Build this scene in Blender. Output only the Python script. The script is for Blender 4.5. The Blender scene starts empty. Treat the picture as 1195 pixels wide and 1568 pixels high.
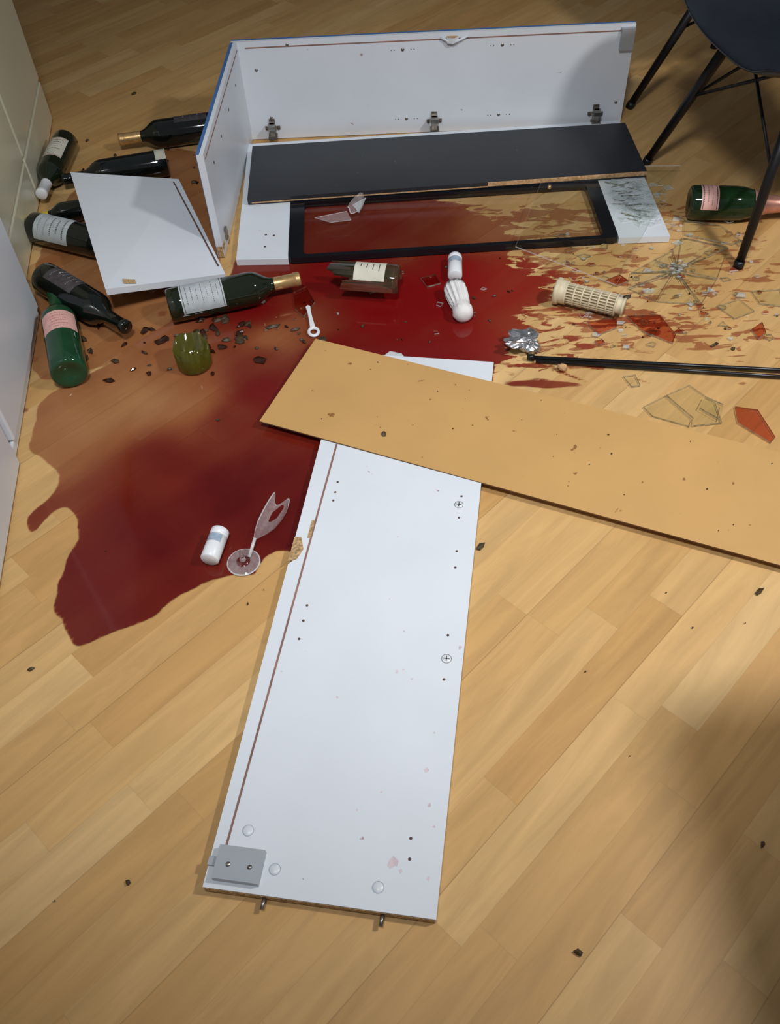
import bpy, bmesh, math, random
import numpy as np
from mathutils import Matrix, Vector, noise
random.seed(7); np.random.seed(7)
S=bpy.context.scene
S.view_settings.view_transform='Standard'
S.view_settings.look='None'
S.view_settings.exposure=0.0

# ---------------------------------------------------------------- materials
def newmat(name):
    m=bpy.data.materials.new(name); m.use_nodes=True
    nt=m.node_tree; b=nt.nodes['Principled BSDF']; return m,nt,b
def N(nt,t,**kw):
    n=nt.nodes.new(t)
    for k,v in kw.items(): setattr(n,k,v)
    return n
def simple(name,col,rough=.5,metal=0,var=.08,scale=30,bump=.0,coat=0,trans=0,ior=1.5,spec=.5):
    m,nt,b=newmat(name)
    tc=N(nt,'ShaderNodeTexCoord'); ns=N(nt,'ShaderNodeTexNoise'); ns.inputs['Scale'].default_value=scale
    ns.inputs['Detail'].default_value=4
    nt.links.new(tc.outputs['Object'],ns.inputs['Vector'])
    r=N(nt,'ShaderNodeValToRGB')
    r.color_ramp.elements[0].position=.3; r.color_ramp.elements[1].position=.7
    r.color_ramp.elements[0].color=(*[c*(1-var) for c in col],1)
    r.color_ramp.elements[1].color=(*[min(1,c*(1+var)) for c in col],1)
    nt.links.new(ns.outputs['Fac'],r.inputs[0]); nt.links.new(r.outputs[0],b.inputs['Base Color'])
    b.inputs['Roughness'].default_value=rough; b.inputs['Metallic'].default_value=metal
    b.inputs['Coat Weight'].default_value=coat; b.inputs['Transmission Weight'].default_value=trans
    b.inputs['IOR'].default_value=ior; b.inputs['Specular IOR Level'].default_value=spec
    if bump:
        bp=N(nt,'ShaderNodeBump'); bp.inputs['Strength'].default_value=bump; bp.inputs['Distance'].default_value=.002
        nt.links.new(ns.outputs['Fac'],bp.inputs['Height']); nt.links.new(bp.outputs[0],b.inputs['Normal'])
    return m
def speckled(name,col,spot,thr,scale,rough=.4,var=.05):
    m,nt,b=newmat(name)
    tc=N(nt,'ShaderNodeTexCoord')
    n1=N(nt,'ShaderNodeTexNoise'); n1.inputs['Scale'].default_value=6; n1.inputs['Detail'].default_value=5
    n2=N(nt,'ShaderNodeTexNoise'); n2.inputs['Scale'].default_value=scale; n2.inputs['Detail'].default_value=3
    for n in (n1,n2): nt.links.new(tc.outputs['Object'],n.inputs['Vector'])
    r=N(nt,'ShaderNodeValToRGB'); r.color_ramp.elements[0].position=.3; r.color_ramp.elements[1].position=.7
    r.color_ramp.elements[0].color=(*[c*(1-var) for c in col],1); r.color_ramp.elements[1].color=(*[min(1,c*(1+var)) for c in col],1)
    nt.links.new(n1.outputs['Fac'],r.inputs[0])
    k=N(nt,'ShaderNodeMapRange'); k.inputs[1].default_value=thr; k.inputs[2].default_value=thr+.03
    nt.links.new(n2.outputs['Fac'],k.inputs[0])
    mx=N(nt,'ShaderNodeMix',data_type='RGBA'); mx.inputs[7].default_value=(*spot,1)
    nt.links.new(k.outputs[0],mx.inputs[0]); nt.links.new(r.outputs[0],mx.inputs[6])
    nt.links.new(mx.outputs[2],b.inputs['Base Color']); b.inputs['Roughness'].default_value=rough
    return m
def sheetglass(name,tint,fac=.02):
    m,nt,b=newmat(name); nt.nodes.remove(b)
    out=nt.nodes['Material Output']
    tr=N(nt,'ShaderNodeBsdfTransparent'); tr.inputs[0].default_value=(*tint,1)
    gl=N(nt,'ShaderNodeBsdfGlossy'); gl.inputs['Roughness'].default_value=.04
    lw=N(nt,'ShaderNodeLayerWeight'); lw.inputs[0].default_value=.5
    pw=N(nt,'ShaderNodeMath',operation='POWER'); pw.inputs[1].default_value=5
    nt.links.new(lw.outputs['Facing'],pw.inputs[0])
    mp=N(nt,'ShaderNodeMath',operation='MULTIPLY_ADD'); mp.inputs[1].default_value=.7; mp.inputs[2].default_value=fac
    nt.links.new(pw.outputs[0],mp.inputs[0])
    mx=N(nt,'ShaderNodeMixShader')
    nt.links.new(mp.outputs[0],mx.inputs[0]); nt.links.new(tr.outputs[0],mx.inputs[1]); nt.links.new(gl.outputs[0],mx.inputs[2])
    nt.links.new(mx.outputs[0],out.inputs[0]); return m
def frosty(name,col,alpha):
    """milky broken glass: partly see-through, partly white scattering"""
    m,nt,b=newmat(name)
    ns=N(nt,'ShaderNodeTexNoise'); ns.inputs['Scale'].default_value=160
    tc=N(nt,'ShaderNodeTexCoord'); nt.links.new(tc.outputs['Object'],ns.inputs['Vector'])
    mr=N(nt,'ShaderNodeMapRange'); mr.inputs[3].default_value=alpha*.5; mr.inputs[4].default_value=min(1,alpha*1.5)
    nt.links.new(ns.outputs['Fac'],mr.inputs[0]); nt.links.new(mr.outputs[0],b.inputs['Alpha'])
    b.inputs['Base Color'].default_value=(*col,1); b.inputs['Roughness'].default_value=.15
    return m

WHITE=speckled('white_melamine',(.68,.72,.775),(.42,.30,.30),.74,45,.35,.03)
WHITE2=simple('white_melamine_clean',(.68,.72,.775),.35,var=.02,scale=4)
BLUE=simple('blue_edge',(.06,.15,.36),.4,var=.1)
CHIP=simple('chipboard',(.42,.27,.13),.9,var=.5,scale=220,bump=.6)
DARKLINE=simple('dark_seam',(.10,.06,.05),.7,var=.3)
GROOVE=simple('brown_groove',(.25,.13,.10),.8,var=.3)
BLACKB=speckled('black_board',(.020,.022,.027),(.08,.08,.09),.72,60,.38,.15)
BLACKG=simple('black_glass_rim',(.008,.009,.012),.12,var=.1)
HDF=speckled('brown_hardboard',(.55,.32,.115),(.26,.12,.035),.70,38,.5,.05)
HDFE=simple('hardboard_edge',(.16,.08,.03),.8,var=.3)
STEEL=simple('hinge_steel',(.35,.33,.30),.35,1,.3,60)
ZINC=simple('grey_bracket',(.40,.44,.47),.4,.3,.05,20)
CREAM=simple('cream_lacquer',(.66,.64,.48),.25,var=.03,scale=3)
CHAIRB=simple('black_chair_shell',(.012,.016,.024),.35,var=.1)
CHAIRL=simple('black_metal_leg',(.010,.010,.012),.4,.3,.1)
GDARK=simple('dark_bottle_glass',(.005,.007,.006),.06,var=.2,coat=.3)
GGREEN=simple('green_bottle_glass',(.018,.085,.035),.06,var=.15,trans=.35)
GGREEN2=simple('deep_green_glass',(.009,.014,.006),.06,var=.1,coat=.3)
GCHAMP=simple('champagne_green_glass',(.009,.028,.009),.06,var=.15,trans=.2)
GOLIVE=simple('olive_glass',(.17,.155,.015),.06,var=.1,trans=.6)
GSMOKE=simple('smoky_green_glass',(.30,.26,.14),.04,var=.1,trans=.9)
GOLD=simple('gold_foil',(.55,.35,.15),.35,.6,.2,90)
PINK=simple('pink_foil',(.55,.27,.21),.3,.6,.2,60)
LABEL=simple('cream_label',(.62,.60,.50),.7,var=.08,scale=40)
LABELG=simple('grey_label',(.42,.46,.48),.7,var=.12,scale=60)
LABELP=simple('pink_label',(.68,.38,.34),.6,var=.1,scale=40)
LABELK=simple('dark_label',(.06,.05,.055),.6,var=.4,scale=80)
INK=simple('label_ink',(.10,.09,.09),.7,var=.3)
INKP=simple('label_ink_red',(.35,.06,.06),.7,var=.3)
YEL=simple('yellow_foil',(.60,.45,.03),.4,.2,.1)
PLAST=simple('white_plastic',(.75,.77,.80),.35,var=.03)
PLASTER=simple('white_plaster',(.76,.75,.74),.7,var=.08,scale=50)
BLUEGR=simple('bluegrey_print',(.30,.38,.48),.5,var=.2,scale=120)
BEIGE=simple('beige_ceramic',(.60,.52,.36),.5,var=.12,scale=60)
BEIGED=simple('beige_arch_dark',(.28,.20,.11),.6,var=.2)
FOIL=simple('silver_foil',(.55,.56,.58),.25,.9,.3,60)
RODM=simple('black_rod',(.01,.01,.012),.3,.2,.1)
CORK=simple('cork',(.50,.30,.15),.9,var=.35,scale=150)
LEAF=simple('dark_debris',(.05,.03,.012),.5,var=.6,scale=60)
LEAF2=simple('brown_glass_chip',(.03,.010,.005),.12,var=.5,scale=60)
STAIN=simple('dried_wine_smear',(.63,.54,.57),.4,var=.15,scale=90)
SHEET=sheetglass('clear_sheet_glass',(.93,.95,.93),.02)
SHEETR=sheetglass('wine_wet_glass',(.80,.46,.40),.04)
DGLASS=sheetglass('door_glass',(.88,.89,.90),.03)
GEDGE=simple('glass_edge',(.38,.36,.28),.15,var=.5,scale=80,trans=.5)
GCLEAR=sheetglass('wineglass_clear',(.93,.92,.93),.13)
GBOWL=frosty('wineglass_bowl',(.78,.66,.66),.24)
GWHITE=frosty('crazed_glass',(.75,.84,.86),.35)
GRIM=frosty('glass_rim_highlight',(.80,.82,.84),.55)
WOODT=simple('added_table_oak',(.35,.20,.09),.5,var=.15,scale=8)

# floor ----------------------------------------------------------
def floor_mat():
    m,nt,b=newmat('beech_laminate')
    L=nt.links
    tc=N(nt,'ShaderNodeTexCoord'); mp=N(nt,'ShaderNodeMapping'); mp.inputs['Rotation'].default_value=(0,0,math.radians(-43.5))
    L.new(tc.outputs['Object'],mp.inputs[0])
    sp=N(nt,'ShaderNodeSeparateXYZ'); L.new(mp.outputs[0],sp.inputs[0])
    def M(op,a,b_=None,c=None):
        n=N(nt,'ShaderNodeMath',operation=op)
        for i,v in enumerate((a,b_,c)):
            if v is None: continue
            if isinstance(v,(int,float)): n.inputs[i].default_value=v
            else: L.new(v,n.inputs[i])
        return n.outputs[0]
    u,v=sp.outputs[0],sp.outputs[1]
    vw=M('DIVIDE',v,.063); row=M('FLOOR',vw); fv=M('FRACT',vw)
    wn=N(nt,'ShaderNodeTexWhiteNoise',noise_dimensions='1D'); L.new(row,wn.inputs['W'])
    uu=M('ADD',M('DIVIDE',u,.43),M('MULTIPLY',wn.outputs[0],7.3)); cell=M('FLOOR',uu); fu=M('FRACT',uu)
    cb=N(nt,'ShaderNodeCombineXYZ'); L.new(row,cb.inputs[0]); L.new(cell,cb.inputs[1])
    w2=N(nt,'ShaderNodeTexWhiteNoise',noise_dimensions='3D'); L.new(cb.outputs[0],w2.inputs['Vector'])
    rp=N(nt,'ShaderNodeValToRGB'); e=rp.color_ramp.elements
    e[0].position=0; e[0].color=(.525,.300,.108,1); e[1].position=1; e[1].color=(.66,.435,.195,1)
    x=e.new(.4); x.color=(.57,.340,.132,1); x=e.new(.75); x.color=(.61,.380,.155,1)
    L.new(w2.outputs[0],rp.inputs[0])
    c2=N(nt,'ShaderNodeCombineXYZ'); L.new(M('MULTIPLY',u,2.2),c2.inputs[0]); L.new(M('MULTIPLY',v,19),c2.inputs[1]); L.new(M('MULTIPLY',w2.outputs[0],37),c2.inputs[2])
    g=N(nt,'ShaderNodeTexNoise'); g.inputs['Scale'].default_value=1.2; g.inputs['Detail'].default_value=7; g.inputs['Roughness'].default_value=.62; g.inputs['Distortion'].default_value=1.3
    L.new(c2.outputs[0],g.inputs['Vector'])
    gr=N(nt,'ShaderNodeMapRange'); gr.inputs[1].default_value=.3; gr.inputs[2].default_value=.72; gr.inputs[3].default_value=.82; gr.inputs[4].default_value=1.10
    L.new(g.outputs['Fac'],gr.inputs[0])
    mul=N(nt,'ShaderNodeVectorMath',operation='SCALE'); L.new(rp.outputs[0],mul.inputs[0]); L.new(gr.outputs[0],mul.inputs['Scale'])
    s1=M('LESS_THAN',M('MINIMUM',fv,M('SUBTRACT',1,fv)),.012)
    s2=M('LESS_THAN',M('MINIMUM',fu,M('SUBTRACT',1,fu)),.0018)
    v3=M('FRACT',M('DIVIDE',row,3)); s3=M('MULTIPLY',M('LESS_THAN',v3,.1),M('LESS_THAN',fv,.022))
    sd=M('SUBTRACT',1,M('ADD',M('MULTIPLY',M('MAXIMUM',s1,s2),.08),M('MULTIPLY',s3,.22)))
    m2=N(nt,'ShaderNodeVectorMath',operation='SCALE'); L.new(mul.outputs[0],m2.inputs[0]); L.new(sd,m2.inputs['Scale'])
    L.new(m2.outputs[0],b.inputs['Base Color'])
    b.inputs['Roughness'].default_value=.42
    b.inputs['Specular IOR Level'].default_value=.3
    return m
FLOOR=floor_mat()
WALLM=simple('painted_wall',(.22,.19,.16),.8,var=.03,scale=5)
SKIRT=simple('skirting_white',(.5,.5,.5),.5,var=.03)

# ---------------------------------------------------------------- mesh builder
class MB:
    def __init__(s,name): s.bm=bmesh.new(); s.mats=[]; s.name=name
    def mi(s,m):
        if m not in s.mats: s.mats.append(m)
        return s.mats.index(m)
    def add(s,vs,fs,mat,M=None,smooth=False):
        i=s.mi(mat); bv=[s.bm.verts.new((M@Vector(v)) if M else Vector(v)) for v in vs]
        for k,f in enumerate(fs):
            try:
                fc=s.bm.faces.new([bv[j] for j in f]); fc.material_index=i; fc.smooth=smooth
            except ValueError: pass
        return s
    def box(s,x0,x1,y0,y1,z0,z1,mat,M=None):
        v=[(x,y,z) for x in (x0,x1) for y in (y0,y1) for z in (z0,z1)]
        f=[(0,1,3,2),(4,6,7,5),(0,4,5,1),(2,3,7,6),(0,2,6,4),(1,5,7,3)]
        return s.add(v,f,mat,M)
    def prism(s,pts,z0,z1,mat,side=None,M=None,bottom=True):
        n=len(pts); P=[(p[0],p[1],p[2] if len(p)>2 else 0) for p in pts]
        v=[(x,y,z0+d) for x,y,d in P]+[(x,y,z1+d) for x,y,d in P]
        s.add(v,[tuple(range(n,2*n))]+([tuple(reversed(range(n)))] if bottom else []),mat,M)
        s.add(v,[(i,(i+1)%n,n+(i+1)%n,n+i) for i in range(n)],side or mat,M)
        return s
    def revolve(s,prof,mat,M=None,seg=32,a0=0,a1=2*math.pi,smooth=True,fn=None):
        full=abs(a1-a0-2*math.pi)<1e-6; cols=seg if full else seg+1
        v=[];f=[]
        for j in range(cols):
            a=a0+(a1-a0)*j/seg
            for i,(r,z) in enumerate(prof):
                rr,zz=(r,z) if fn is None else fn(r,z,a,i)
                v.append((rr*math.cos(a),rr*math.sin(a),zz))
        n=len(prof)
        for j in range(seg):
            j2=(j+1)%cols
            for i in range(n-1): f.append((j*n+i,j2*n+i,j2*n+i+1,j*n+i+1))
        return s.add(v,f,mat,M,smooth)
    def tube(s,pts,r,mat,seg=10,r1=None):
        for k in range(len(pts)-1):
            a=Vector(pts[k]); b=Vector(pts[k+1]); d=b-a; L=d.length
            M=Matrix.Translation(a)@d.to_track_quat('Z','Y').to_matrix().to_4x4()
            q=r if r1 is None else r1
            s.revolve([(0,0),(r,0),(q,L),(0,L)],mat,M,seg)
        return s
    def done(s,bevel=0,doubles=True,loc=None):
        if doubles: bmesh.ops.remove_doubles(s.bm,verts=s.bm.verts,dist=1e-6)
        bmesh.ops.recalc_face_normals(s.bm,faces=s.bm.faces)
        me=bpy.data.meshes.new(s.name)
        xs=[v.co for v in s.bm.verts]
        c=Vector(((min(v.x for v in xs)+max(v.x for v in xs))/2,(min(v.y for v in xs)+max(v.y for v in xs))/2,min(v.z for v in xs)))
        for v in s.bm.verts: v.co-=c
        s.bm.to_mesh(me); s.bm.free()
        for m in s.mats: me.materials.append(m)
        o=bpy.data.objects.new(s.name,me); o.location=c; S.collection.objects.link(o)
        if bevel:
            b=o.modifiers.new('bevel','BEVEL'); b.width=bevel; b.segments=2; b.limit_method='ANGLE'; b.angle_limit=math.radians(50)
        return o
def frame(origin,ux,z=0):
    a=math.atan2(ux[1],ux[0]); return Matrix.Translation((origin[0],origin[1],z))@Matrix.Rotation(a,4,'Z')
def lying(base,tip,z,roll=0,pitch=0):
    d=Vector((tip[0]-base[0],tip[1]-base[1],0)).normalized()
    up=Vector((0,0,1)); y=d.cross(up)
    R=Matrix((up,y,d)).transposed().to_4x4()
    return Matrix.Translation((base[0],base[1],z))@R@Matrix.Rotation(roll,4,'Z')

# ---------------------------------------------------------------- room
f=MB('floor'); f.box(-2.6,3.0,-2.0,4.6,-.05,0,FLOOR); f.done()
w=MB('wall_back'); w.box(-2.6,3.0,4.6,4.7,-.05,2.6,WALLM); w.done()
w=MB('wall_left'); w.box(-2.7,-2.6,-2.0,4.6,-.05,2.6,WALLM); w.done()
b=MB('baseboard_back'); b.box(-2.58,3.0,4.585,4.6,0,.07,SKIRT); b.done(.003)

# ---------------------------------------------------------------- wine
poly=[(-716,1410),(-711,1323),(-709,1249),(-680,1233),(-618,1164),(-644,1116),(-675,1087),(-671,1045),(-649,1038),(-636,1076),(-608,1096),(-581,1079),(-570,1032),(-581,963),(-587,863),(-561,839),(-537,795),(-519,787),(-482,807),(-411,824),(-383,868),(-342,885),(-315,903),(-263,916),(-239,906),(-230,953),(-175,956),(-117,944),(-45,1012),(60,1165),(152,1340),(230,1352),(241,1412),(286,1432),(277,1493),(340,1520),(320,1578),(380,1594),(400,1661),(388,1729),(348,1772),(308,1816),(340,1905),(284,2017),(56,2089),(-164,2146),(-281,2067),(-334,1845),(-358,1744),(-481,1613),(-630,1453)]
poly=np.array(poly)/1000.
thin=np.array([(-740,1400),(-770,1640),(-830,1850),(-810,2150),(-740,2360),(-480,2420),(-400,2250),(-350,1830),(-430,1600)])/1000.
def smooth_poly(P,it=2):
    for _ in range(it):
        Q=[]
        for i in range(len(P)):
            a,b=P[i],P[(i+1)%len(P)]; Q+= [a*.75+b*.25,a*.25+b*.75]
        P=np.array(Q)
    return P
def sdf(P,X,Y):
    d=np.full(X.shape,1e9); ins=np.zeros(X.shape,bool)
    n=len(P)
    for i in range(n):
        a=P[i]; b=P[(i+1)%n]; e=b-a
        wx=X-a[0]; wy=Y-a[1]; t=np.clip((wx*e[0]+wy*e[1])/(e@e+1e-12),0,1)
        d=np.minimum(d,(wx-e[0]*t)**2+(wy-e[1]*t)**2)
        c=((a[1]>Y)!=(b[1]>Y))&(X<(b[0]-a[0])*(Y-a[1])/(b[1]-a[1]+1e-12)+a[0]); ins^=c
    d=np.sqrt(d); return np.where(ins,d,-d)
step=.006
xs=np.arange(-.86,.95,step); ys=np.arange(.74,2.46,step)
X,Y=np.meshgrid(xs,ys)
def wob(X,Y,k,ph): 
    return (np.sin(X*k+ph)*np.cos(Y*k*1.3+ph*2)+.6*np.sin(X*k*2.1+Y*k*1.7+ph)+.4*np.sin(Y*k*3.7-X*k*2.9+ph*3))
Xw=X+.003*wob(X,Y,31,.3); Yw=Y+.003*wob(X,Y,29,1.7)
s1=sdf(smooth_poly(poly),Xw,Yw)
s2=sdf(smooth_poly(thin),Xw,Yw)
rag=np.clip((X-.16)/.14,0,1)*np.clip((Y-1.36)/.1,0,1)
far=np.clip((X-.34)/.12,0,1)
sp=np.full(X.shape,-1.)
blobs=[]
for i in range(120):
    q=random.random()**1.5
    cx=.30+.58*q; cy=random.uniform(1.34,1.98)+ (-.05*q)
    a=random.uniform(.02,.09)*(1-.5*q); asp=random.uniform(.06,.18); th=random.gauss(-.35,.22)
    blobs.append((cx,cy,a,asp,th))
for i in range(30):
    blobs.append((random.uniform(-.75,-.25),random.uniform(1.35,1.8),random.uniform(.004,.012),.8,0))
blobs+=[(.48,1.55,.11,.22,-.45),(.55,1.50,.10,.2,-.4),(.42,1.70,.08,.3,-.2),(.40,1.48,.07,.25,-.6),(.60,1.55,.10,.12,-.5),(.50,1.86,.14,.2,-.1),(.62,1.83,.08,.2,-.2),(.45,1.95,.12,.3,0),(.73,1.31,.02,.5,0)]
for cx,cy,a,asp,th in blobs:
    c,s_=math.cos(th),math.sin(th); dx=(Xw-cx)*c+(Yw-cy)*s_; dy=-(Xw-cx)*s_+(Yw-cy)*c
    q=np.sqrt((dx/a)**2+(dy/(a*asp))**2); sp=np.maximum(sp,(1-q)*a*asp*1.2)
sd=np.maximum(np.maximum(s1,sp),s2)-.005*far*(s1<0)
cp=np.array([(-.646,1.317,.42,.5),(-.52,1.363,.42,.5),(-.384,1.35,.50,.5),(-.466,1.479,.50,.4),(-.313,1.287,.82,.3),(-.431,1.173,.86,.25),(-.251,1.377,.93,.45),(-.301,1.112,.97,.1),(-.40,1.02,.96,.1),(-.20,1.05,.97,.15),(-.477,1.047,.93,.12),(-.503,.837,.90,.2),(-.64,1.08,.72,.3),(-.66,1.22,.50,.4),(-.56,.95,.88,.2),(-.30,.95,.9,.2),(-.215,1.541,.58,.4),(-.25,1.47,.8,.4),(.033,1.631,.97,.8),(.188,1.712,.96,.9),(.308,1.699,.85,1),(-.114,1.769,.93,.7),(.129,1.93,.75,.9),(-.05,1.95,.8,.6),(-.2,1.85,.8,.6),(.30,1.9,.5,.9),(-.293,1.664,.94,.6),(-.1,1.45,.97,.5),(.1,1.4,.96,.7),(-.719,2.18,.42,.3),(-.5,2.2,.45,.4),(-.6,1.6,.5,.3),(-.45,1.65,.65,.3),(.5,1.6,.5,1),(.6,1.4,.42,1),(.7,1.8,.3,1),(.45,1.9,.35,1),(.4,1.5,.7,1)])
wsum=np.zeros(X.shape); T=np.zeros(X.shape); Bt=np.zeros(X.shape)
for x,y,t,bb in cp:
    ww=1/(((X-x)**2+(Y-y)**2)+.0015)**1.7; wsum+=ww; T+=ww*t; Bt+=ww*bb
T/=wsum; Bt/=wsum
only2=(s1<0)&(sp<0); T=np.where(only2,np.minimum(T,.45),T)
T=T+.025*wob(X,Y,17,.5)
keep=sd>-.03
idx=-np.ones(X.shape,int)
fk=keep[:-1,:-1]|keep[1:,:-1]|keep[:-1,1:]|keep[1:,1:]
need=np.zeros(X.shape,bool)
need[:-1,:-1]|=fk; need[1:,:-1]|=fk; need[:-1,1:]|=fk; need[1:,1:]|=fk
k=np.count_nonzero(need); idx[need]=np.arange(k)
co=np.stack([X[need],Y[need],np.full(k,.0012)],1)
fj,fi=np.nonzero(fk)
faces=np.stack([idx[fj,fi],idx[fj,fi+1],idx[fj+1,fi+1],idx[fj+1,fi]],1).tolist()
me=bpy.data.meshes.new('wine_puddle'); me.from_pydata(co.tolist(),[],faces); 
for nm,arr in (('sd',sd),('thick',T),('bright',Bt),('rag',rag)):
    at=me.attributes.new(nm,'FLOAT','POINT'); at.data.foreach_set('value',arr[need].astype(np.float32))
wo=bpy.data.objects.new('wine_puddle',me); S.collection.objects.link(wo)
m,nt,b=newmat('red_wine'); L=nt.links
a1=N(nt,'ShaderNodeAttribute',attribute_name='sd'); a2=N(nt,'ShaderNodeAttribute',attribute_name='thick'); a3=N(nt,'ShaderNodeAttribute',attribute_name='bright'); a4=N(nt,'ShaderNodeAttribute',attribute_name='rag')
tc=N(nt,'ShaderNodeTexCoord'); mp=N(nt,'ShaderNodeMapping'); mp.inputs['Rotation'].default_value=(0,0,.35); mp.inputs['Scale'].default_value=(9,30,9)
L.new(tc.outputs['Object'],mp.inputs[0])
ns=N(nt,'ShaderNodeTexNoise'); ns.inputs['Scale'].default_value=1.5; ns.inputs['Detail'].default_value=6; ns.inputs['Roughness'].default_value=.6; ns.inputs['Distortion'].default_value=.8; L.new(mp.outputs[0],ns.inputs['Vector'])
n1=N(nt,'ShaderNodeMath',operation='SUBTRACT'); n1.inputs[1].default_value=.5; L.new(ns.outputs['Fac'],n1.inputs[0])
n2=N(nt,'ShaderNodeMath',operation='MULTIPLY_ADD'); n2.inputs[1].default_value=.24; n2.inputs[2].default_value=0.008; L.new(a4.outputs['Fac'],n2.inputs[0])
n3=N(nt,'ShaderNodeMath',operation='MULTIPLY'); L.new(n1.outputs[0],n3.inputs[0]); L.new(n2.outputs[0],n3.inputs[1])
n4=N(nt,'ShaderNodeMath',operation='ADD'); L.new(a1.outputs['Fac'],n4.inputs[0]); L.new(n3.outputs[0],n4.inputs[1])
mr=N(nt,'ShaderNodeMapRange'); mr.inputs[1].default_value=0; mr.inputs[2].default_value=.003; L.new(n4.outputs[0],mr.inputs[0])
ns2=N(nt,'ShaderNodeTexNoise'); ns2.inputs['Scale'].default_value=5; ns2.inputs['Detail'].default_value=4; ns2.inputs['Distortion'].default_value=1.0; L.new(tc.outputs['Object'],ns2.inputs['Vector'])
tv=N(nt,'ShaderNodeMath',operation='MULTIPLY_ADD'); tv.inputs[1].default_value=.26; L.new(ns2.outputs['Fac'],tv.inputs[0])
tb_=N(nt,'ShaderNodeMath',operation='SUBTRACT'); tb_.inputs[1].default_value=.13; L.new(a2.outputs['Fac'],tb_.inputs[0]); L.new(tb_.outputs[0],tv.inputs[2])
rp=N(nt,'ShaderNodeValToRGB'); e=rp.color_ramp.elements; e[0].position=.35; e[0].color=(.36,.10,.035,1); e[1].position=1.0; e[1].color=(.07,.004,.003,1)
x=e.new(.6); x.color=(.27,.045,.015,1); x=e.new(.8); x.color=(.155,.012,.007,1)
L.new(tv.outputs[0],rp.inputs[0])
mx=N(nt,'ShaderNodeMix',data_type='RGBA'); mx.inputs[7].default_value=(.21,.004,.006,1); L.new(rp.outputs[0],mx.inputs[6])
mb=N(nt,'ShaderNodeMath',operation='MULTIPLY'); L.new(a3.outputs['Fac'],mb.inputs[0])
mt=N(nt,'ShaderNodeMapRange'); mt.inputs[1].default_value=.55; mt.inputs[2].default_value=.9; L.new(tv.outputs[0],mt.inputs[0]); L.new(mt.outputs[0],mb.inputs[1])
L.new(mb.outputs[0],mx.inputs[0])
# splashes on the right stay red even where thin
mx2=N(nt,'ShaderNodeMix',data_type='RGBA'); mx2.inputs[7].default_value=(.30,.018,.012,1); L.new(mx.outputs[2],mx2.inputs[6])
rf=N(nt,'ShaderNodeMath',operation='MULTIPLY'); rf.inputs[1].default_value=.7; L.new(a4.outputs['Fac'],rf.inputs[0]); L.new(rf.outputs[0],mx2.inputs[0])
L.new(mx2.outputs[2],b.inputs['Base Color'])
al=N(nt,'ShaderNodeMath',operation='MULTIPLY'); L.new(mr.outputs[0],al.inputs[0]); L.new(a2.outputs['Fac'],al.inputs[1]); L.new(al.outputs[0],b.inputs['Alpha'])
b.inputs['Roughness'].default_value=.08; b.inputs['IOR'].default_value=1.4
me.materials.append(m)

# ---------------------------------------------------------------- front white side panel
Mf=frame((-.284,.386),(.31,-.06),.002)
p=MB('cabinet_side_panel'); Wd,Ln,T0=.316,1.097,.016
outline=[(0.0,0),(Wd,0),(Wd,Ln),(0,Ln),(0,.60),(.006,.598),(.010,.585),(.007,.57),(.012,.555),(.004,.545),(0,.54)]
p.prism(outline,0,T0,WHITE,WHITE2,Mf)
p.prism([(-.001,.545),(.013,.552),(.020,.575),(.011,.60),(-.001,.598)],T0,T0+.0012,CHIP,CHIP,Mf)
p.prism([(.0165,.05),(.0195,.05),(.0345,.835),(.031,.835)],T0,T0+.0008,GROOVE,GROOVE,Mf)
p.box(.022,.028,.60,.64,T0,T0+.001,CHIP,Mf)
p.box(0.002,Wd-.002,-.001,0,.003,T0-.003,CHIP,Mf)
rs=random.Random(5)
for u,v,r_ in [(.25,.065,.009),(.262,.055,.003),(.31,.41,.004),(.215,.355,.003),(.225,.36,.002),(.24,.345,.002),(.28,.20,.004),(.29,.15,.003),(.30,.12,.002),(.13,.30,.002),(.18,.62,.002),(.285,.26,.002),(.10,.78,.002),(.22,.16,.002),(.30,.05,.003),(.19,.13,.002)]:
    k=9; a0=rs.random()*6
    p.prism([(u+r_*rs.uniform(.5,1.1)*math.cos(a0+2*math.pi*j/k),v+r_*rs.uniform(.5,1.3)*math.sin(a0+2*math.pi*j/k)) for j in range(k)],T0,T0+.0002,STAIN,STAIN,Mf)
for u,v in [(.283,.725),(.283,.675),(.286,.60),(.287,.565),(.288,.43),(.290,.35),(.27,.10),(.272,.072),(.052,.735),(.052,.71),(.052,.69),(.05,.46),(.05,.43),(.05,.395)]:
    p.revolve([(0,T0+.0006),(.0022,T0+.0006),(.0022,T0)],DARKLINE,Mf@Matrix.Translation((u,v,0)),12)
for u,v in [(.280,.705),(.290,.387),(.043,.082),(.092,.035),(.235,.03)]:
    M=Mf@Matrix.Translation((u,v,0)); p.revolve([(0,T0+.001),(.0065,T0+.001),(.0075,T0)],WHITE2,M,20)
    p.revolve([(.0075,T0+.0004),(.0082,T0+.0004)],DARKLINE if u>.25 else BLUEGR,M,20)
    if u>.25:
        p.box(-.005,.005,-.0008,.0008,T0+.001,T0+.0014,STEEL,M); p.box(-.0008,.0008,-.005,.005,T0+.001,T0+.0014,STEEL,M)
p.box(.012,.076,.010,.055,T0,T0+.012,ZINC,Mf)
p.box(.0,.012,.028,.040,T0,T0+.006,ZINC,Mf)
for u in (.030,.060): p.revolve([(0,T0+.0135),(.003,T0+.0135),(.0035,T0+.012)],STEEL,Mf@Matrix.Translation((u,.03,0)),14)
for u in (.0847,.245): p.tube([Mf@Vector((u,0,.008)),Mf@Vector((u,-.016,.008))],.003,STEEL)
p.done()

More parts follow.
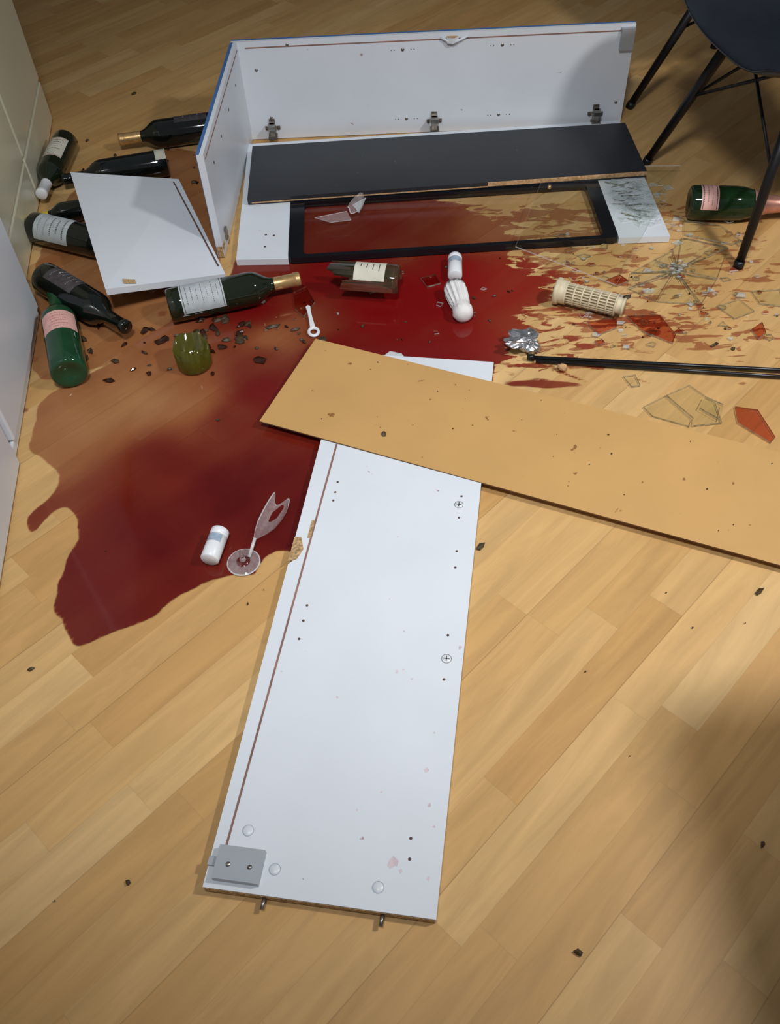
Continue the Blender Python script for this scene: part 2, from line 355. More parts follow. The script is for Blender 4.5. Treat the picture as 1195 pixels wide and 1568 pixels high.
# ---------------------------------------------------------------- hardboard back panel
a=Vector((-.136,1.509)); b_=Vector((-.246,1.268)); d=Vector((.9055,-.4242))
q=MB('cabinet_back_panel'); Lb=1.12
c=a+d*Lb; e=b_+d*Lb
q.prism([(b_.x,b_.y,0),(e.x,e.y,-.006),(c.x,c.y,-.006),(a.x,a.y,0)],.0195,.0225,HDF,HDFE)
q.done()

# ---------------------------------------------------------------- standing cabinet carcass
P0=Vector((-.320,2.422)); P1=Vector((.710,2.382)); Hc=.262; th=.016
Mc=frame(P0,P1-P0,.002); Lc=(P1-P0).length
cb=MB('cabinet_carcass')
cb.box(-.016,Lc,0,th,0,Hc,WHITE,Mc)
cb.box(-.016,Lc,th,th+.0012,0,Hc,BLUE,Mc)
cb.box(-.016,Lc,0,th-.007,Hc,Hc+.0008,WHITE2,Mc); cb.box(-.016,Lc,th-.007,th+.0012,Hc,Hc+.0008,BLUE,Mc)
cb.box(.02,Lc-.03,-.0006,0,Hc-.0165,Hc-.0135,GROOVE,Mc)
for u,z in [(.13,.250),(.43,.225),(.69,.225),(.04,.19),(.062,.06),(.435,.04),(.69,.04),(1.01,.06)]:
    cb.revolve([(0,.0012),(.0035,.0012),(.0045,0)],STEEL,Mc@Matrix.Translation((u,0,z))@Matrix.Rotation(math.pi/2,4,'X'),14)
for uc,zc in ((.43,.225),(.69,.225),(.435,.04),(.69,.04)):
    for du in (-.03,-.022,.022,.03):
        cb.revolve([(0,.0006),(.0013,.0006),(.0013,0)],DARKLINE,Mc@Matrix.Translation((uc+du,0,zc))@Matrix.Rotation(math.pi/2,4,'X'),8)
cb.box(Lc-.036,Lc-.002,-.012,0,Hc-.06,Hc-.006,ZINC,Mc)
cb.prism([(.545,-.010),(.56,-.016),(.575,-.008),(.57,0),(.545,0)],Hc-.022,Hc-.008,CHIP,WHITE2,Mc)
cb.tube([Mc@Vector((.53,-.004,Hc-.010)),Mc@Vector((.56,-.012,Hc-.022)),Mc@Vector((.60,-.004,Hc-.008))],.003,WHITE2)
for u in (.062,.512,.957):
    H=Mc@Matrix.Translation((u,0,.004))
    cb.box(-.021,.021,-.003,0,.024,.033,STEEL,H); cb.box(-.008,.008,-.004,0,.006,.054,STEEL,H)
    cb.box(-.007,.007,-.018,-.004,.012,.046,STEEL,H); cb.box(-.010,.010,-.034,-.010,.036,.046,STEEL,H)
    cb.box(-.012,.012,-.030,-.004,.008,.014,STEEL,H)
    for sx in (-.0165,.0165):
        cb.revolve([(0,.007),(.0035,.007),(.004,0)],DARKLINE,H@Matrix.Translation((sx,0,.0285))@Matrix.Rotation(math.pi/2,4,'X'),12)
Q1=Vector((-.359,1.861)); Me=frame(Q1,P0-Q1,.002); Le=(P0-Q1).length
cb.box(0,Le,0,th,0,Hc,WHITE,Me)
cb.box(0,Le,th,th+.0012,0,Hc,BLUE,Me)
cb.box(0,Le,th-.007,th+.0012,Hc,Hc+.0008,BLUE,Me); cb.box(0,Le,0,th-.007,Hc,Hc+.0008,WHITE2,Me)
cb.box(.01,Le-.01,-.0006,0,Hc-.0165,Hc-.0135,GROOVE,Me)
cb.box(-.001,0,.001,th-.001,.0,.03,CHIP,Me); cb.box(0,.02,-.001,0,.02,.034,CHIP,Me)
cb.box(.04,.055,-.006,0,.02,.05,STEEL,Me)
for u in (.08,.2,.33,.46):
    cb.revolve([(0,.0012),(.003,.0012),(.004,0)],STEEL,Me@Matrix.Translation((u,0,.2))@Matrix.Rotation(math.pi/2,4,'X'),12)
cb.done()

# ---------------------------------------------------------------- glass door lying flat
dr=MB('glazed_cabinet_door')
x0,x1,y0,y1=-.327,.703,1.812,2.368
gx0,gx1,gy0,gy1=-.203,.583,1.814,2.085
zt=.018
def rr(x0,x1,y0,y1,r,n=6):
    out=[]
    for cx,cy,a0 in ((x1-r,y1-r,0),(x0+r,y1-r,90),(x0+r,y0+r,180),(x1-r,y0+r,270)):
        for i in range(n+1):
            a=math.radians(a0+90*i/n); out.append((cx+r*math.cos(a),cy+r*math.sin(a)))
    return out
dr.prism([(x0,y0+.012),(gx0,gy0),(gx0,y1),(x0,y1)],.002,zt,WHITE,WHITE2)
dr.prism([(gx1,gy0),(x1,y0-.004),(x1,y1),(gx1,y1)],.002,zt,WHITE,WHITE2)
dr.box(gx0,gx1,gy1,y1,.002,zt,WHITE)
O=rr(gx0,gx1,gy0,gy1,.014); I=rr(gx0+.036,gx1-.034,gy0+.013,gy1-.030,.012)
n=len(O)
for z0_,z1_ in ((.004,.0195),):
    v=[(x,y,z1_) for x,y in O]+[(x,y,z1_) for x,y in I]+[(x,y,z0_) for x,y in O]+[(x,y,z0_) for x,y in I]
    F=[]
    for i in range(n):
        j=(i+1)%n
        F+=[(i,j,n+j,n+i),(2*n+i,3*n+i,3*n+j,2*n+j),(i,2*n+i,2*n+j,j),(n+i,n+j,3*n+j,3*n+i)]
    dr.add(v,F,BLACKG)
dr.prism(rr(gx0+.034,gx1-.032,gy0+.011,gy1-.028,.012),.012,.016,DGLASS,GEDGE,bottom=False)
for cx,cy in ((-.26,1.92),(-.24,1.915),(-.26,1.87)):
    dr.revolve([(0,zt+.0006),(.003,zt+.0006),(.003,zt)],DARKLINE,Matrix.Translation((cx,cy,0)),10)
dr.revolve([(0,.008),(.004,.008),(.0045,0)],GOLD,Matrix.Translation((.455,2.045,.0195)),12)
dr.done()

bk=MB('black_shelf_board')
v=[(-.308,2.305),(.700,2.303),(.706,2.068),(-.310,2.056)]
bk.prism([(v[3][0],v[3][1],0),(v[2][0],v[2][1],0),(v[1][0],v[1][1],.008),(v[0][0],v[0][1],.008)],.021,.036,BLACKB,BLACKB)
bk.prism([(.30,2.0600),(.705,2.0655),(.705,2.068),(.30,2.063)],.026,.036,CORK)
bk.prism([(-.30,2.0545),(.30,2.0605),(.30,2.0612),(-.30,2.0555)],.024,.027,CORK)
bk.done()

sh=MB('white_shelf_board')
sh.prism([(-.588,1.636,.092),(-.345,1.750,.032),(-.487,2.135,.058),(-.753,2.133,.096)],-.016,0,WHITE,WHITE2)
sh.prism([(-.553,1.662,.0845),(-.528,1.668,.0785),(-.532,1.680,.0795),(-.558,1.676,.086)],.001,.0022,CHIP,CHIP)
sh.prism([(-.500,2.118,.060),(-.496,2.118,.060),(-.360,1.775,.0365),(-.364,1.775,.0365)],.0,.0012,DARKLINE,DARKLINE)
sh.done()

# ---------------------------------------------------------------- cabinets on left
cr=MB('cream_kitchen_cabinet')
Mx=frame((-.928,2.614),(.057,-.495),.0)
def lbox(a0,a1,d0,d1,z0,z1,mat): cr.box(a0,a1,-d1,-d0,z0,z1,mat,Mx)
lbox(0,.86,.004,.56,.0,.86,CREAM)
for (u0,u1) in ((.0,.452),(.456,.86)):
    lbox(u0+.002,u1,-.008,.004,.122,.85,CREAM); lbox(u0+.002,u1,-.008,.004,.004,.118,CREAM)
lbox(0,.86,-.02,.58,.86,.90,DARKLINE)
cr.done(.006)
wc=MB('white_fridge_cabinet')
Mw=frame((-.775,1.675),(.066,-.675),0)
wc.box(0,.46,-.55,-.004,.002,.85,WHITE2,Mw); wc.box(.002,.43,-.004,.012,.03,.85,WHITE2,Mw); wc.box(.0,.46,-.004,.006,.002,.026,WHITE2,Mw)
wc.box(.462,1.3,-.55,-.0,.002,.85,WHITE2,Mw); wc.box(.464,1.3,0,.016,.004,.85,WHITE2,Mw)
wc.done(.004)

# unseen table added off-frame to cast soft shade on the near right floor
tb=MB('added_shade_table')
tb.box(.80,1.70,-.45,.66,.715,.745,WOODT)
tb.box(.84,1.66,-.41,-.39,.64,.715,WOODT); tb.box(.84,1.66,.60,.62,.64,.715,WOODT)
tb.box(.84,.86,-.41,.62,.64,.715,WOODT); tb.box(1.64,1.66,-.41,.62,.64,.715,WOODT)
for lx in (.83,1.61):
    for ly in (-.42,.57): tb.box(lx,lx+.06,ly,ly+.06,0,.715,WOODT)
tb.done(.003)

# ---------------------------------------------------------------- bottles
BORD=[(0,.012),(.018,.006),(.030,.0),(.035,.001),(.0375,.005),(.0378,.03),(.0378,.185),(.0365,.196),(.031,.208),(.022,.220),(.0165,.230),(.0148,.240),(.0142,.285)]
BORDC=[(.0150,.238),(.0150,.286),(.0162,.287),(.0162,.298),(.0145,.300),(0,.300)]
CHAMP=[(0,.012),(.018,.006),(.032,.0),(.037,.002),(.0400,.008),(.0400,.105),(.0385,.125),(.0335,.145),(.028,.162),(.022,.185)]
CHAMPC=[(.0335,.147),(.0290,.160),(.0265,.170),(.0215,.190),(.0185,.215),(.0180,.262),(.0195,.264),(.0200,.275),(.0180,.285),(.012,.292),(0,.293)]
def bottle(base,tip,glass,cap,label=None,lz=(.06,.15),la=(-1.1,1.1),roll=0,champ=False,ink=INK,z=None,sc=1.0,lines=6,name='wine_bottle',crest=None):
    o=MB(name); pr=CHAMP if champ else BORD; R=.0378 if not champ else .0400
    M=lying(base,tip,(R*sc+.0015) if z is None else z,roll)@Matrix.Scale(sc,4)
    o.revolve(pr,glass,M,40); o.revolve(CHAMPC if champ else BORDC,cap,M,32)
    if not champ and cap is not glass: o.revolve([(.0153,.244),(.0156,.245),(.0153,.246)],cap,M,24)
    if label:
        o.revolve([(R+.0004,lz[0]),(R+.0004,lz[1])],label,M,24,la[0],la[1])
        rs=random.Random(int(abs(base[0])*1e4))
        H=lz[1]-lz[0]
        if crest:
            for zc in (lz[0]+.004,lz[1]-.004): o.revolve([(R+.0006,zc-.0008),(R+.0006,zc+.0008)],crest,M,24,la[0]+.05,la[1]-.05)
        for i in range(lines):
            zc=lz[0]+H*(.14+.72*i/(lines-1)); hw=rs.uniform(.25,.75)*la[1]; t=rs.choice([.0010,.0014,.0035])
            aa=-hw
            while aa<hw:
                da=rs.uniform(.04,.12)
                o.revolve([(R+.0007,zc-t/2),(R+.0007,zc+t/2)],ink,M,3,aa,min(hw,aa+da)); aa+=da+rs.uniform(.03,.06)
    return o.done()
bottle((-.836,2.415),(-.848,2.16),GGREEN2,PLAST,LABEL,(.05,.15),roll=.25,lines=7,crest=INKP,sc=.92)
bottle((-.388,2.444),(-.688,2.396),GDARK,GOLD,LABELK,(.05,.14),roll=.6,ink=LABELG)
bottle((-.535,2.262),(-.815,2.205),GDARK,GDARK,LABEL,(.0,.03),roll=.3,lines=2,sc=.92)
bottle((-.835,1.985),(-.57,1.855),GDARK,GDARK,LABELG,(.03,.13),roll=.5,lines=5)
bottle((-.655,2.085),(-.85,2.050),GDARK,YEL,None,sc=.68)
bottle((-.765,1.770),(-.553,1.572),GDARK,GDARK,LABELK,(.04,.14),roll=-.5,ink=LABELG)
bottle((-.645,1.425),(-.729,1.700),GGREEN,GGREEN,LABELP,(.11,.175),roll=.1,lines=6,ink=INKP)
bottle((-.462,1.632),(-.171,1.703),GGREEN2,GOLD,LABELG,(.03,.125),roll=.55,lines=7,crest=INK)
bottle((.768,1.907),(1.06,1.861),GCHAMP,PINK,LABELP,(.022,.062),roll=.35,champ=True,lines=4,name='champagne_bottle',crest=LABELK,ink=LABELK)
bottle((-.54,1.90),(-.50,1.62),GDARK,GDARK,None,sc=.62)

def broken(base,tip,glass,rng,name,arc=(0,2*math.pi),standing=False,L0=.05,L1=.08,label=None,la=(-.6,.6),lz=(.01,.05)):
    o=MB(name); R=.0375; rs=random.Random(rng); n=36
    jag=[]; cur=(L0+L1)/2
    for _ in range(n):
        if rs.random()<.28: cur=rs.uniform(L0,L1)
        jag.append(cur+rs.uniform(-.003,.003))
    M=Matrix.Translation((base[0],base[1],.001)) if standing else lying(base,tip,R+.0015,0)
    def fn(r,z,a,i):
        k=(a-arc[0])/(arc[1]-arc[0])*n; j=jag[int(round(k))%n]
        return (r, j if z>.5 else z)
    o.revolve([(0,.010),(.018,.006),(.030,0),(.036,.002),(.0375,.008),(.0375,1),(.0345,1),(.0345,.012),(0,.014)],glass,M,n,arc[0],arc[1],fn=fn)
    if label:
        o.revolve([(R+.0005,lz[0]),(R+.0005,lz[1])],label,M,16,la[0],la[1])
        for i in range(4):
            zc=lz[0]+(lz[1]-lz[0])*(.2+.2*i); o.revolve([(R+.0008,zc-.001),(R+.0008,zc+.001)],INK,M,6,-.4+.1*i,.2)
    return o.done()
broken((-.396,1.474),None,GOLIVE,3,'broken_bottle_base',standing=True,L0=.040,L1=.07)
broken((.055,1.668),(-.103,1.702),GSMOKE,5,'broken_wine_bottle',arc=(-1.7,2.0),L0=.095,L1=.160,label=LABEL,la=(-1.0,.9),lz=(.030,.100))

# ---------------------------------------------------------------- small ornaments
def canister(a,b_,name):
    o=MB(name); d=(Vector(b_)-Vector(a)).length; M=lying(a,b_,.0185)
    r=.0165
    o.revolve([(0,.002),(r-.003,.002),(r-.002,0),(r,.002),(r,.012),(r-.0015,.013),(r-.0015,.015),(r,.016),(r,d-.002),(r-.002,d),(0,d)],PLAST,M,32)
    o.revolve([(r+.0003,.018),(r+.0003,.034)],BLUEGR,M,20,-.8,.9)
    o.revolve([(0,-.0006),(r-.005,-.0006)],BLUEGR,M,20)
    return o.done()
canister((.190,1.778),(.183,1.704),'white_pill_canister')
canister((-.304,1.000),(-.319,.935),'white_pill_canister')
o=MB('fluted_plaster_figurine'); M=lying((.177,1.658),(.190,1.545),.022)
def fl(r,z,a,i): return (r*(1+.10*math.cos(13*a)) if .0<z<.070 and r>.012 else r, z)
o.revolve([(0,.004),(.022,.002),(.0245,.0),(.0240,.012),(.0225,.035),(.0205,.056),(.0190,.066),(.0195,.072),(.0215,.082),(.0225,.092),(.020,.101),(.013,.108),(.004,.110),(0,.110)],PLASTER,M,104,fn=fl)
for a in (0.5,-.9,1.9):
    MM=M@Matrix.Translation((.017*math.cos(a),.017*math.sin(a),.090))@Matrix.Rotation(a,4,'Z')
    o.revolve([(0,-.010),(.005,-.007),(.007,0),(.005,.007),(0,.010)],PLASTER,MM,12)
o.done()
o=MB('leaning_tower_figurine'); M=lying((.398,1.612),(.545,1.533),.031)
R0=.023
o.revolve([(0,0),(.029,0),(.030,.004),(.029,.010),(.0255,.011),(.0255,.024),(.026,.026),(R0,.027)],BEIGE,M,48)
for i in range(6):
    z0=.027+i*.0185
    o.revolve([(R0-.003,z0),(R0-.003,z0+.015),(R0+.0012,z0+.0155),(R0+.0012,z0+.0185),(R0-.003,z0+.0185)],BEIGE,M,48)
    o.revolve([(R0-.0045,z0+.0005),(R0-.0028,z0+.0006),(R0-.0028,z0+.0145)],BEIGED,M,48)
    for k in range(22):
        a=k*2*math.pi/22; MM=M@Matrix.Rotation(a,4,'Z')@Matrix.Translation((R0-.0012,0,z0))
        o.box(-.0016,.0014,-.0013,.0013,0,.0155,BEIGE,MM)
z0=.027+6*.0185
o.revolve([(R0,z0),(.018,z0),(.018,z0+.012),(.0195,z0+.013),(.0195,z0+.016),(0,z0+.016)],BEIGE,M,40)
o.done()
o=MB('crumpled_foil'); bm2=bmesh.new(); bmesh.ops.create_icosphere(bm2,subdivisions=4,radius=.024)
vs=[]; 
for v in bm2.verts:
    c=v.co.copy(); k=1+.9*noise.noise(c*60)+.45*noise.noise(c*150); c=Vector((c.x*1.35,c.y*1.0,c.z*.62))*k; vs.append(c)
mn=min(c.z for c in vs)
vs=[(c.x+.309,c.y+1.458,c.z-mn+.001) for c in vs]
o.add(vs,[[v.index for v in f_.verts] for f_ in bm2.faces],FOIL); bm2.free(); o.done()
o=MB('black_curtain_rod')
d=Vector((.501,-.088)).normalized(); s0=Vector((.312,1.421)); e0=s0+d*.85
o.tube([(s0.x,s0.y,.009),(e0.x,e0.y,.009)],.0042,RODM,12)
s1_=s0+Vector((.012,-.011)); e1=s1_+(Vector((.802,1.316))-s1_).normalized()*.82
o.tube([(s1_.x,s1_.y,.008),(e1.x,e1.y,.008)],.0036,RODM,12)
o.tube([(s0.x-.004,s0.y+.002,.009),(s0.x+.01,s0.y-.002,.009)],.0065,RODM,12)
o.done()
o=MB('cork_stopper'); M=lying((.366,1.388),(.386,1.378),.009)
o.revolve([(0,0),(.0045,.0),(.005,.004),(.0075,.006),(.008,.010),(.0075,.016),(.005,.019),(0,.020)],CORK,M,20); o.done()
o=MB('white_bottle_opener')
M=Matrix.Translation((-.142,1.553,.006))@Matrix.Rotation(math.atan2(.079,-.012)-math.pi/2,4,'Z')
n=32
vs=[];fs=[]
for j in range(n):
    a=2*math.pi*j/n; c_,s_=math.cos(a),math.sin(a)
    for k in range(8):
        b2=2*math.pi*k/8; R=.0105+.0035*math.cos(b2)
        vs.append((R*c_,R*1.25*s_,.0035*math.sin(b2)))
for j in range(n):
    for k in range(8): fs.append((j*8+k,((j+1)%n)*8+k,((j+1)%n)*8+(k+1)%8,j*8+(k+1)%8))
o.add(vs,fs,PLAST,M,True)
o.prism([(-.006,.012),(.006,.012),(.0045,.04),(.004,.07),(.0055,.088),(0,.093),(-.0055,.088),(-.004,.07),(-.0045,.04)],-.003,.004,PLAST,PLAST,M)
o.done(.0012)
o=MB('broken_wine_glass'); M=Matrix.Translation((-.262,.938,.001))
o.revolve([(0,.0),(.028,.0),(.0295,.001),(.0285,.0022),(.014,.004),(.006,.008),(.0042,.016),(.0036,.03),(.003,.034),(0,.036)],GCLEAR,M,40)
o.revolve([(.012,.0045),(.0285,.0028)],GBOWL,M,40)
o.revolve([(.0275,.0029),(.0285,.0031),(.0297,.0017)],GRIM,M,40)
o.revolve([(.0055,.009),(.0046,.014),(.0043,.018)],GRIM,M,16)
M2=lying((-.240,.972),(-.196,1.075),.026)
def fb(r,z,a,i): return (r,z*(1+.10*math.sin(a*5)))
BW=[(.004,0),(.008,.008),(.015,.022),(.022,.042),(.0255,.065),(.026,.088),(.024,.106)]
# shard of the bowl resting on its convex side, hollow upward
o.revolve(BW,GBOWL,M2,22,2.2,4.1,fn=fb)
o.revolve([(.0235,.1055),(.0245,.1085)],GRIM,M2,22,2.2,4.1,fn=fb)
for aa in (2.2,4.1): o.revolve(BW,GRIM,M2,1,aa-.05,aa+.05,fn=fb)
o.tube([M2@Vector((0,0,0)),M2@Vector((-.018,0,-.03))],.003,GRIM)
o.done()
o=MB('small_glass_flake'); o.prism([(.008,1.462),(.022,1.475),(.046,1.465),(.052,1.452),(.03,1.447)],.0015,.004,GRIM); o.done()

# ---------------------------------------------------------------- glass
def shard(o,pts,mat=SHEET,z=.0015,t=.004,edge=GEDGE):
    o.prism([(x/1000,y/1000) for x,y in pts],z,z+t,mat,edge,bottom=False)
def cracks(o,c,pts,z,w=.0009):
    for x,y in pts:
        a=Vector((c[0]/1000,c[1]/1000)); b2=Vector((x/1000,y/1000)); d_=(b2-a); L_=d_.length
        M=frame(a,d_,z); o.prism([(0,-w),(L_*.5,-w*1.2+random.uniform(-.002,.002)),(L_,-w*.4),(L_,w*.4),(L_*.5,w*.8)],0,.0012,GEDGE,GEDGE,M)
o=MB('cracked_glass_pane')
o.prism([(.333,1.790,.0),(.540,1.640,-.014),(.801,2.098,.0),(.462,2.126,.004)],.0265,.0295,SHEET,GRIM,bottom=False)
o.done()
o=MB('broken_glass_sheet')
G2=[(739,1822),(838,1771),(776,1650),(714,1561),(619,1583),(565,1636),(585,1695),(649,1739),(703,1772)]
cen=(690,1692)
for i in range(len(G2)):
    a_=G2[i]; b2=G2[(i+1)%len(G2)]
    cc=(cen[0]+random.uniform(-14,14),cen[1]+random.uniform(-10,10))
    g=.93; cx=(cc[0]+a_[0]+b2[0])/3; cy=(cc[1]+a_[1]+b2[1])/3
    pts=[(cx+(x-cx)*g,cy+(y-cy)*g) for x,y in (cc,a_,b2)]
    shard(o,pts,SHEET,.0015+.0004*(i%3),.0035)
cracks(o,cen,[(735,1700),(720,1730),(690,1745),(650,1720),(640,1690),(655,1660),(690,1645),(725,1660),(700,1600),(760,1740)],.0055,.0006)
for i in range(26):
    a0=random.random()*6.28; rr0=random.uniform(5,38); cx=cen[0]+rr0*math.cos(a0); cy=cen[1]+rr0*.8*math.sin(a0); r_=random.uniform(4,11); k=random.choice((3,4))
    shard(o,[(cx+r_*math.cos(a0+6.28*j/k),cy+r_*.7*math.sin(a0+6.28*j/k)) for j in range(k)],random.choice((SHEET,GWHITE)),.006,.002,random.choice((GEDGE,GRIM)))
o.done()
o=MB('glass_shards')
shard(o,[(515,1258),(565,1285),(600,1215),(590,1196),(527,1230)])
shard(o,[(568,1287),(620,1312),(657,1255),(654,1200),(596,1197),(604,1218)])
shard(o,[(640,1270),(668,1245),(650,1205),(620,1240)],z=.007)
shard(o,[(692,1242),(733,1229),(743,1153),(730,1140),(685,1197)],SHEETR)
shard(o,[(544,1540),(615,1537),(633,1469),(620,1442),(567,1486)],SHEETR)
shard(o,[(455,1530),(520,1535),(515,1505),(470,1485)],SHEETR)
shard(o,[(495,1350),(520,1352),(523,1320),(505,1318)])
shard(o,[(795,1470),(825,1492),(822,1455),(800,1440)],SHEETR)
shard(o,[(835,1600),(900,1600),(890,1540),(840,1555)])
shard(o,[(745,1830),(760,1890),(840,1860),(870,1790),(845,1780)])
shard(o,[(745,1555),(800,1575),(820,1530),(770,1510)])
shard(o,[(520,1670),(560,1690),(575,1665),(545,1650)],SHEETR)
shard(o,[(-190,1700),(-160,1720),(-140,1660),(-165,1610),(-185,1640)],SHEETR,z=.002)
shard(o,[(105,1725),(140,1735),(150,1700),(118,1690)],SHEETR,z=.002)
for i in range(130):
    cx=random.uniform(440,880); cy=random.uniform(1440,1880); r_=random.uniform(2,14)
    k=random.choice((3,4,5)); a0=random.random()*6
    if i<14: cx,cy=random.uniform(-330,250),random.uniform(1520,1780)
    pts=[(cx+r_*random.uniform(.6,1.3)*math.cos(a0+2*math.pi*j/k),cy+r_*random.uniform(.5,1)*math.sin(a0+2*math.pi*j/k)) for j in range(k)]
    shard(o,pts,random.choice((SHEET,SHEETR,SHEET,GWHITE)),.002,.003,random.choice((GEDGE,GEDGE,GRIM)))
o.done()
o=MB('shattered_safety_glass')
rs=random.Random(11)
for i in range(150):
    cx=rs.gauss(.672,.040); cy=rs.uniform(1.86,2.06)
    if not(.600<cx<.80): continue
    r_=rs.uniform(.004,.015); k=rs.choice((3,4,5)); a0=rs.random()*6
    if cx+r_>.703 and cx<.72: continue
    zz=.0195 if cx<.700 else .0015
    pts=[(cx+r_*rs.uniform(.6,1.2)*math.cos(a0+2*math.pi*j/k),cy+r_*rs.uniform(.6,1.2)*math.sin(a0+2*math.pi*j/k)) for j in range(k)]
    o.prism(pts,zz,zz+.0022,GWHITE if rs.random()<.35 else SHEET,GRIM,bottom=False)
for i in range(26):
    y_=1.88+i*.007+rs.uniform(-.003,.003); M=frame((.60+rs.uniform(-.005,.03),y_),(1,rs.uniform(-.9,.6)),.0195)
    o.box(0,rs.uniform(.02,.07),-.0004,.0004,.0,.0022,GEDGE if i%2 else GRIM,M)
o.done()
o=MB('broken_goblet')
M=lying((-.02,2.05),(-.05,1.965),.040)@Matrix.Scale(.8,4)
o.revolve([(.004,0),(.012,.01),(.022,.03),(.027,.055),(.025,.08)],GBOWL,M,16,2.0,4.2,fn=fb)
o.revolve([(.0245,.078),(.0255,.082)],GRIM,M,16,2.0,4.2,fn=fb)
o.prism([(-.030,1.985),(-.010,2.050),(-.045,2.02)],.021,.024,GWHITE,GRIM)
o.prism([(-.14,1.975),(-.06,1.995),(-.05,1.955),(-.10,1.95)],.021,.023,GBOWL,GRIM,bottom=False)
o.done()

# ---------------------------------------------------------------- debris bits
def chip(o,x,y,r_,mat,z=.0015,rs=random):
    k=rs.choice((5,6,7)); a0=rs.random()*6; st=rs.uniform(.35,.8); th_=rs.random()*3
    pts=[]
    for j in range(k):
        a=a0+2*math.pi*j/k; rr_=r_*rs.uniform(.55,1.2); u,v=rr_*math.cos(a),rr_*st*math.sin(a)
        pts.append((x+u*math.cos(th_)-v*math.sin(th_),y+u*math.sin(th_)+v*math.cos(th_),rs.uniform(0,.002)))
    n=len(pts); h_=min(.004,r_*.6); V=[(a,b2,z) for a,b2,_ in pts]+[(a,b2,z+.0012+c2*h_/.004) for a,b2,c2 in pts]+[(x,y,z+.0015+h_)]
    F=[(i,(i+1)%n,n+(i+1)%n,n+i) for i in range(n)]+[(n+i,n+(i+1)%n,2*n) for i in range(n)]+[tuple(reversed(range(n)))]
    o.add(V,F,mat)
o=MB('scattered_debris')
rs=random.Random(21)
for x,y,r_ in [(.156,.939,.011),(.604,.808,.013),(-.597,.750,.006),(-.391,.403,.005),(.205,.279,.007),(.480,.399,.005),(-.25,.85,.003),(.704,1.43,.011),(.74,1.415,.006),(.56,1.61,.014),(.11,1.50,.005),(-.335,1.30,.005),(-.7,2.75,.008)]:
    chip(o,x,y,r_,LEAF,rs=rs)
for i in range(85):
    x=rs.gauss(-.40,.13); y=rs.gauss(1.57,.065)
    if y<1.42 or x<-.68 or x>-.12: continue
    if (x+.396)**2+(y-1.474)**2<.0022: continue
    chip(o,x,y,rs.uniform(.004,.018),rs.choice((LEAF,LEAF2,LEAF2)),rs=rs)
for i in range(22):
    chip(o,rs.uniform(-.25,.35),rs.uniform(1.50,1.80),rs.uniform(.002,.007),rs.choice((LEAF,LEAF2)),rs=rs)
for i in range(20):
    chip(o,rs.uniform(.4,.9),rs.uniform(1.45,1.8),rs.uniform(.0015,.004),rs.choice((LEAF,LEAF2)),rs=rs)
for i in range(20):
    chip(o,rs.uniform(-.80,-.42),rs.uniform(2.1,2.5),rs.uniform(.003,.010),rs.choice((LEAF,LEAF2)),rs=rs)
for i in range(10):
    chip(o,rs.uniform(-.6,.8),rs.uniform(.1,1.0),rs.uniform(.001,.002),LEAF,rs=rs)
o.done()
o=MB('board_crumbs')
chip(o,-.003,1.211,.008,LEAF,z=.0215,rs=rs)
dd=Vector((.9055,-.4242)); nn=Vector((.4242,.9055))
for i in range(22):
    t=rs.uniform(.05,1.0); s_=rs.uniform(.03,.24); pt=b_+dd*t+nn*s_
    chip(o,pt.x,pt.y,rs.uniform(.001,.0022),LEAF,z=.0225-.006*t/1.12,rs=rs)
o.done()

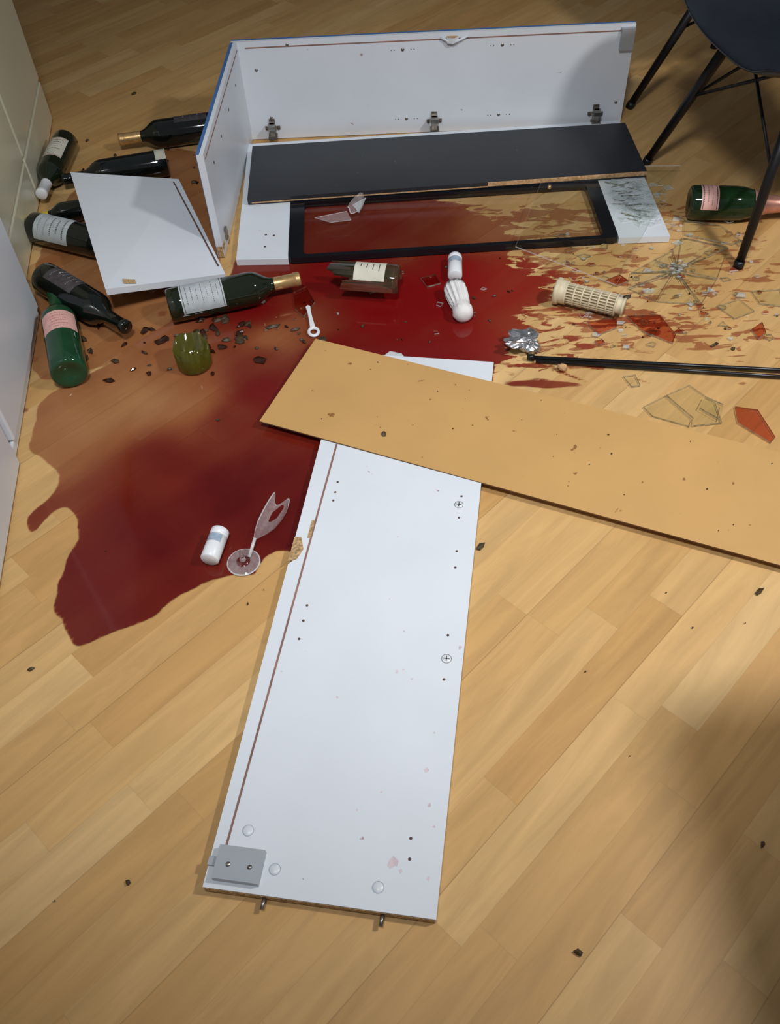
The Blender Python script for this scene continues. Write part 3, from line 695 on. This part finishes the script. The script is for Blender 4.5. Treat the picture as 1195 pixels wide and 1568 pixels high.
# ---------------------------------------------------------------- chairs
def chair(feet,cen,name='dining_chair',face=0,sw=1.0,sz=0,sp_=.42):
    root=bpy.data.objects.new(name,None); root.location=(cen[0],cen[1],0); S.collection.objects.link(root)
    C=Vector((cen[0],cen[1],0))
    def par(o): 
        o.parent=root; o.matrix_parent_inverse=Matrix.Translation(-C); return o
    o=MB('legs'); tops=[]; mids=[]
    for fx,fy in feet:
        F_=Vector((fx,fy,.004)); T_=Vector((C.x+(fx-C.x)*sp_,C.y+(fy-C.y)*sp_,.395)); tops.append(T_); mids.append(F_.lerp(T_,.50))
        o.tube([F_,T_],.0095,CHAIRL,14,.014); o.tube([Vector((fx,fy,.0)),F_.lerp(T_,.03)],.012,CHAIRL,12)
    for i in range(4):
        a_,b2=i,(i+1)%4
        o.tube([tops[a_],mids[b2]],.004,CHAIRL,8); o.tube([tops[b2],mids[a_]],.004,CHAIRL,8)
        o.tube([tops[a_],tops[b2]],.009,CHAIRL,8)
    o.tube([tops[0],tops[2]],.009,CHAIRL,8); o.tube([tops[1],tops[3]],.009,CHAIRL,8)
    par(o.done())
    o=MB('seat_shell'); M=Matrix.Translation(C+Vector((0,0,sz)))@Matrix.Rotation(face,4,'Z')@Matrix.Diagonal((sw,sw,1,1))
    prof=[(-.22,.435),(-.20,.447),(-.12,.437),(0,.425),(.11,.425),(.17,.445),(.21,.50),(.235,.58),(.255,.68),(.27,.78),(.275,.82)]
    vs=[];fs=[];nu=13
    for i,(yy,zz) in enumerate(prof):
        wdt=.235 if i<6 else .235-(i-5)*.012
        if i==0: wdt=.17
        if i==len(prof)-1: wdt=.13
        for j in range(nu):
            s_=-1+2*j/(nu-1); up=.05*abs(s_)**3 if i<6 else 0; fw=-.07*abs(s_)**2.5 if i>=5 else 0
            vs.append((wdt*s_,yy+fw,zz+up))
    for i in range(len(prof)-1):
        for j in range(nu-1): fs.append((i*nu+j,i*nu+j+1,(i+1)*nu+j+1,(i+1)*nu+j))
    o.add(vs,fs,CHAIRB,M,True); ob=o.done()
    md=ob.modifiers.new('t','SOLIDIFY'); md.thickness=.012; md.offset=1
    sb=ob.modifiers.new('s','SUBSURF'); sb.levels=2; sb.render_levels=2
    par(ob); return root
chair([(.834,1.694),(.733,2.168),(1.207,2.268),(1.308,1.794)],(.995,1.94),face=-1.4,sw=1.14,sz=-.03,sp_=.52)
chair([(.755,2.47),(1.095,2.815),(1.44,2.47),(1.10,2.13)],(1.12,2.52),face=-1.3)

# ---------------------------------------------------------------- lights
def area(name,loc,size,power,col,rot=(0,0,0)):
    l=bpy.data.lights.new(name,'AREA'); l.shape='DISK'; l.size=size; l.energy=power; l.color=col
    o=bpy.data.objects.new(name,l); o.location=loc; o.rotation_euler=rot; S.collection.objects.link(o); return o
sl=bpy.data.lights.new('ceiling_spot','SPOT'); sl.energy=160; sl.color=(.96,.98,1.0); sl.spot_size=math.radians(66); sl.spot_blend=1.0; sl.shadow_soft_size=.16
so=bpy.data.objects.new('ceiling_spot',sl); S.collection.objects.link(so)
so.location=(-.12,.15,2.35); tgt=Vector((-.02,1.52,0)); so.rotation_euler=(tgt-Vector(so.location)).to_track_quat('-Z','Y').to_euler()
area('added_side_light',(1.50,.72,1.95),.22,36,(1.0,.98,.95))  # invented side light, added so the off-frame table throws its shadow
W=bpy.data.worlds.new('w'); S.world=W; W.use_nodes=True
bg=W.node_tree.nodes['Background']; bg.inputs[0].default_value=(.86,.91,1,1); bg.inputs[1].default_value=.16

# ---------------------------------------------------------------- camera
cam=bpy.data.cameras.new('camera'); co_=bpy.data.objects.new('camera',cam); S.collection.objects.link(co_)
cam.sensor_fit='HORIZONTAL'; cam.sensor_width=36; cam.lens=36*1360.7/1195; cam.clip_start=.02
co_.matrix_world=Matrix.Translation((0,0,1.25))@Matrix.Rotation(math.radians(90-50.433),4,'X')@Matrix.Rotation(math.radians(-3.6437),4,'Z')
S.camera=co_
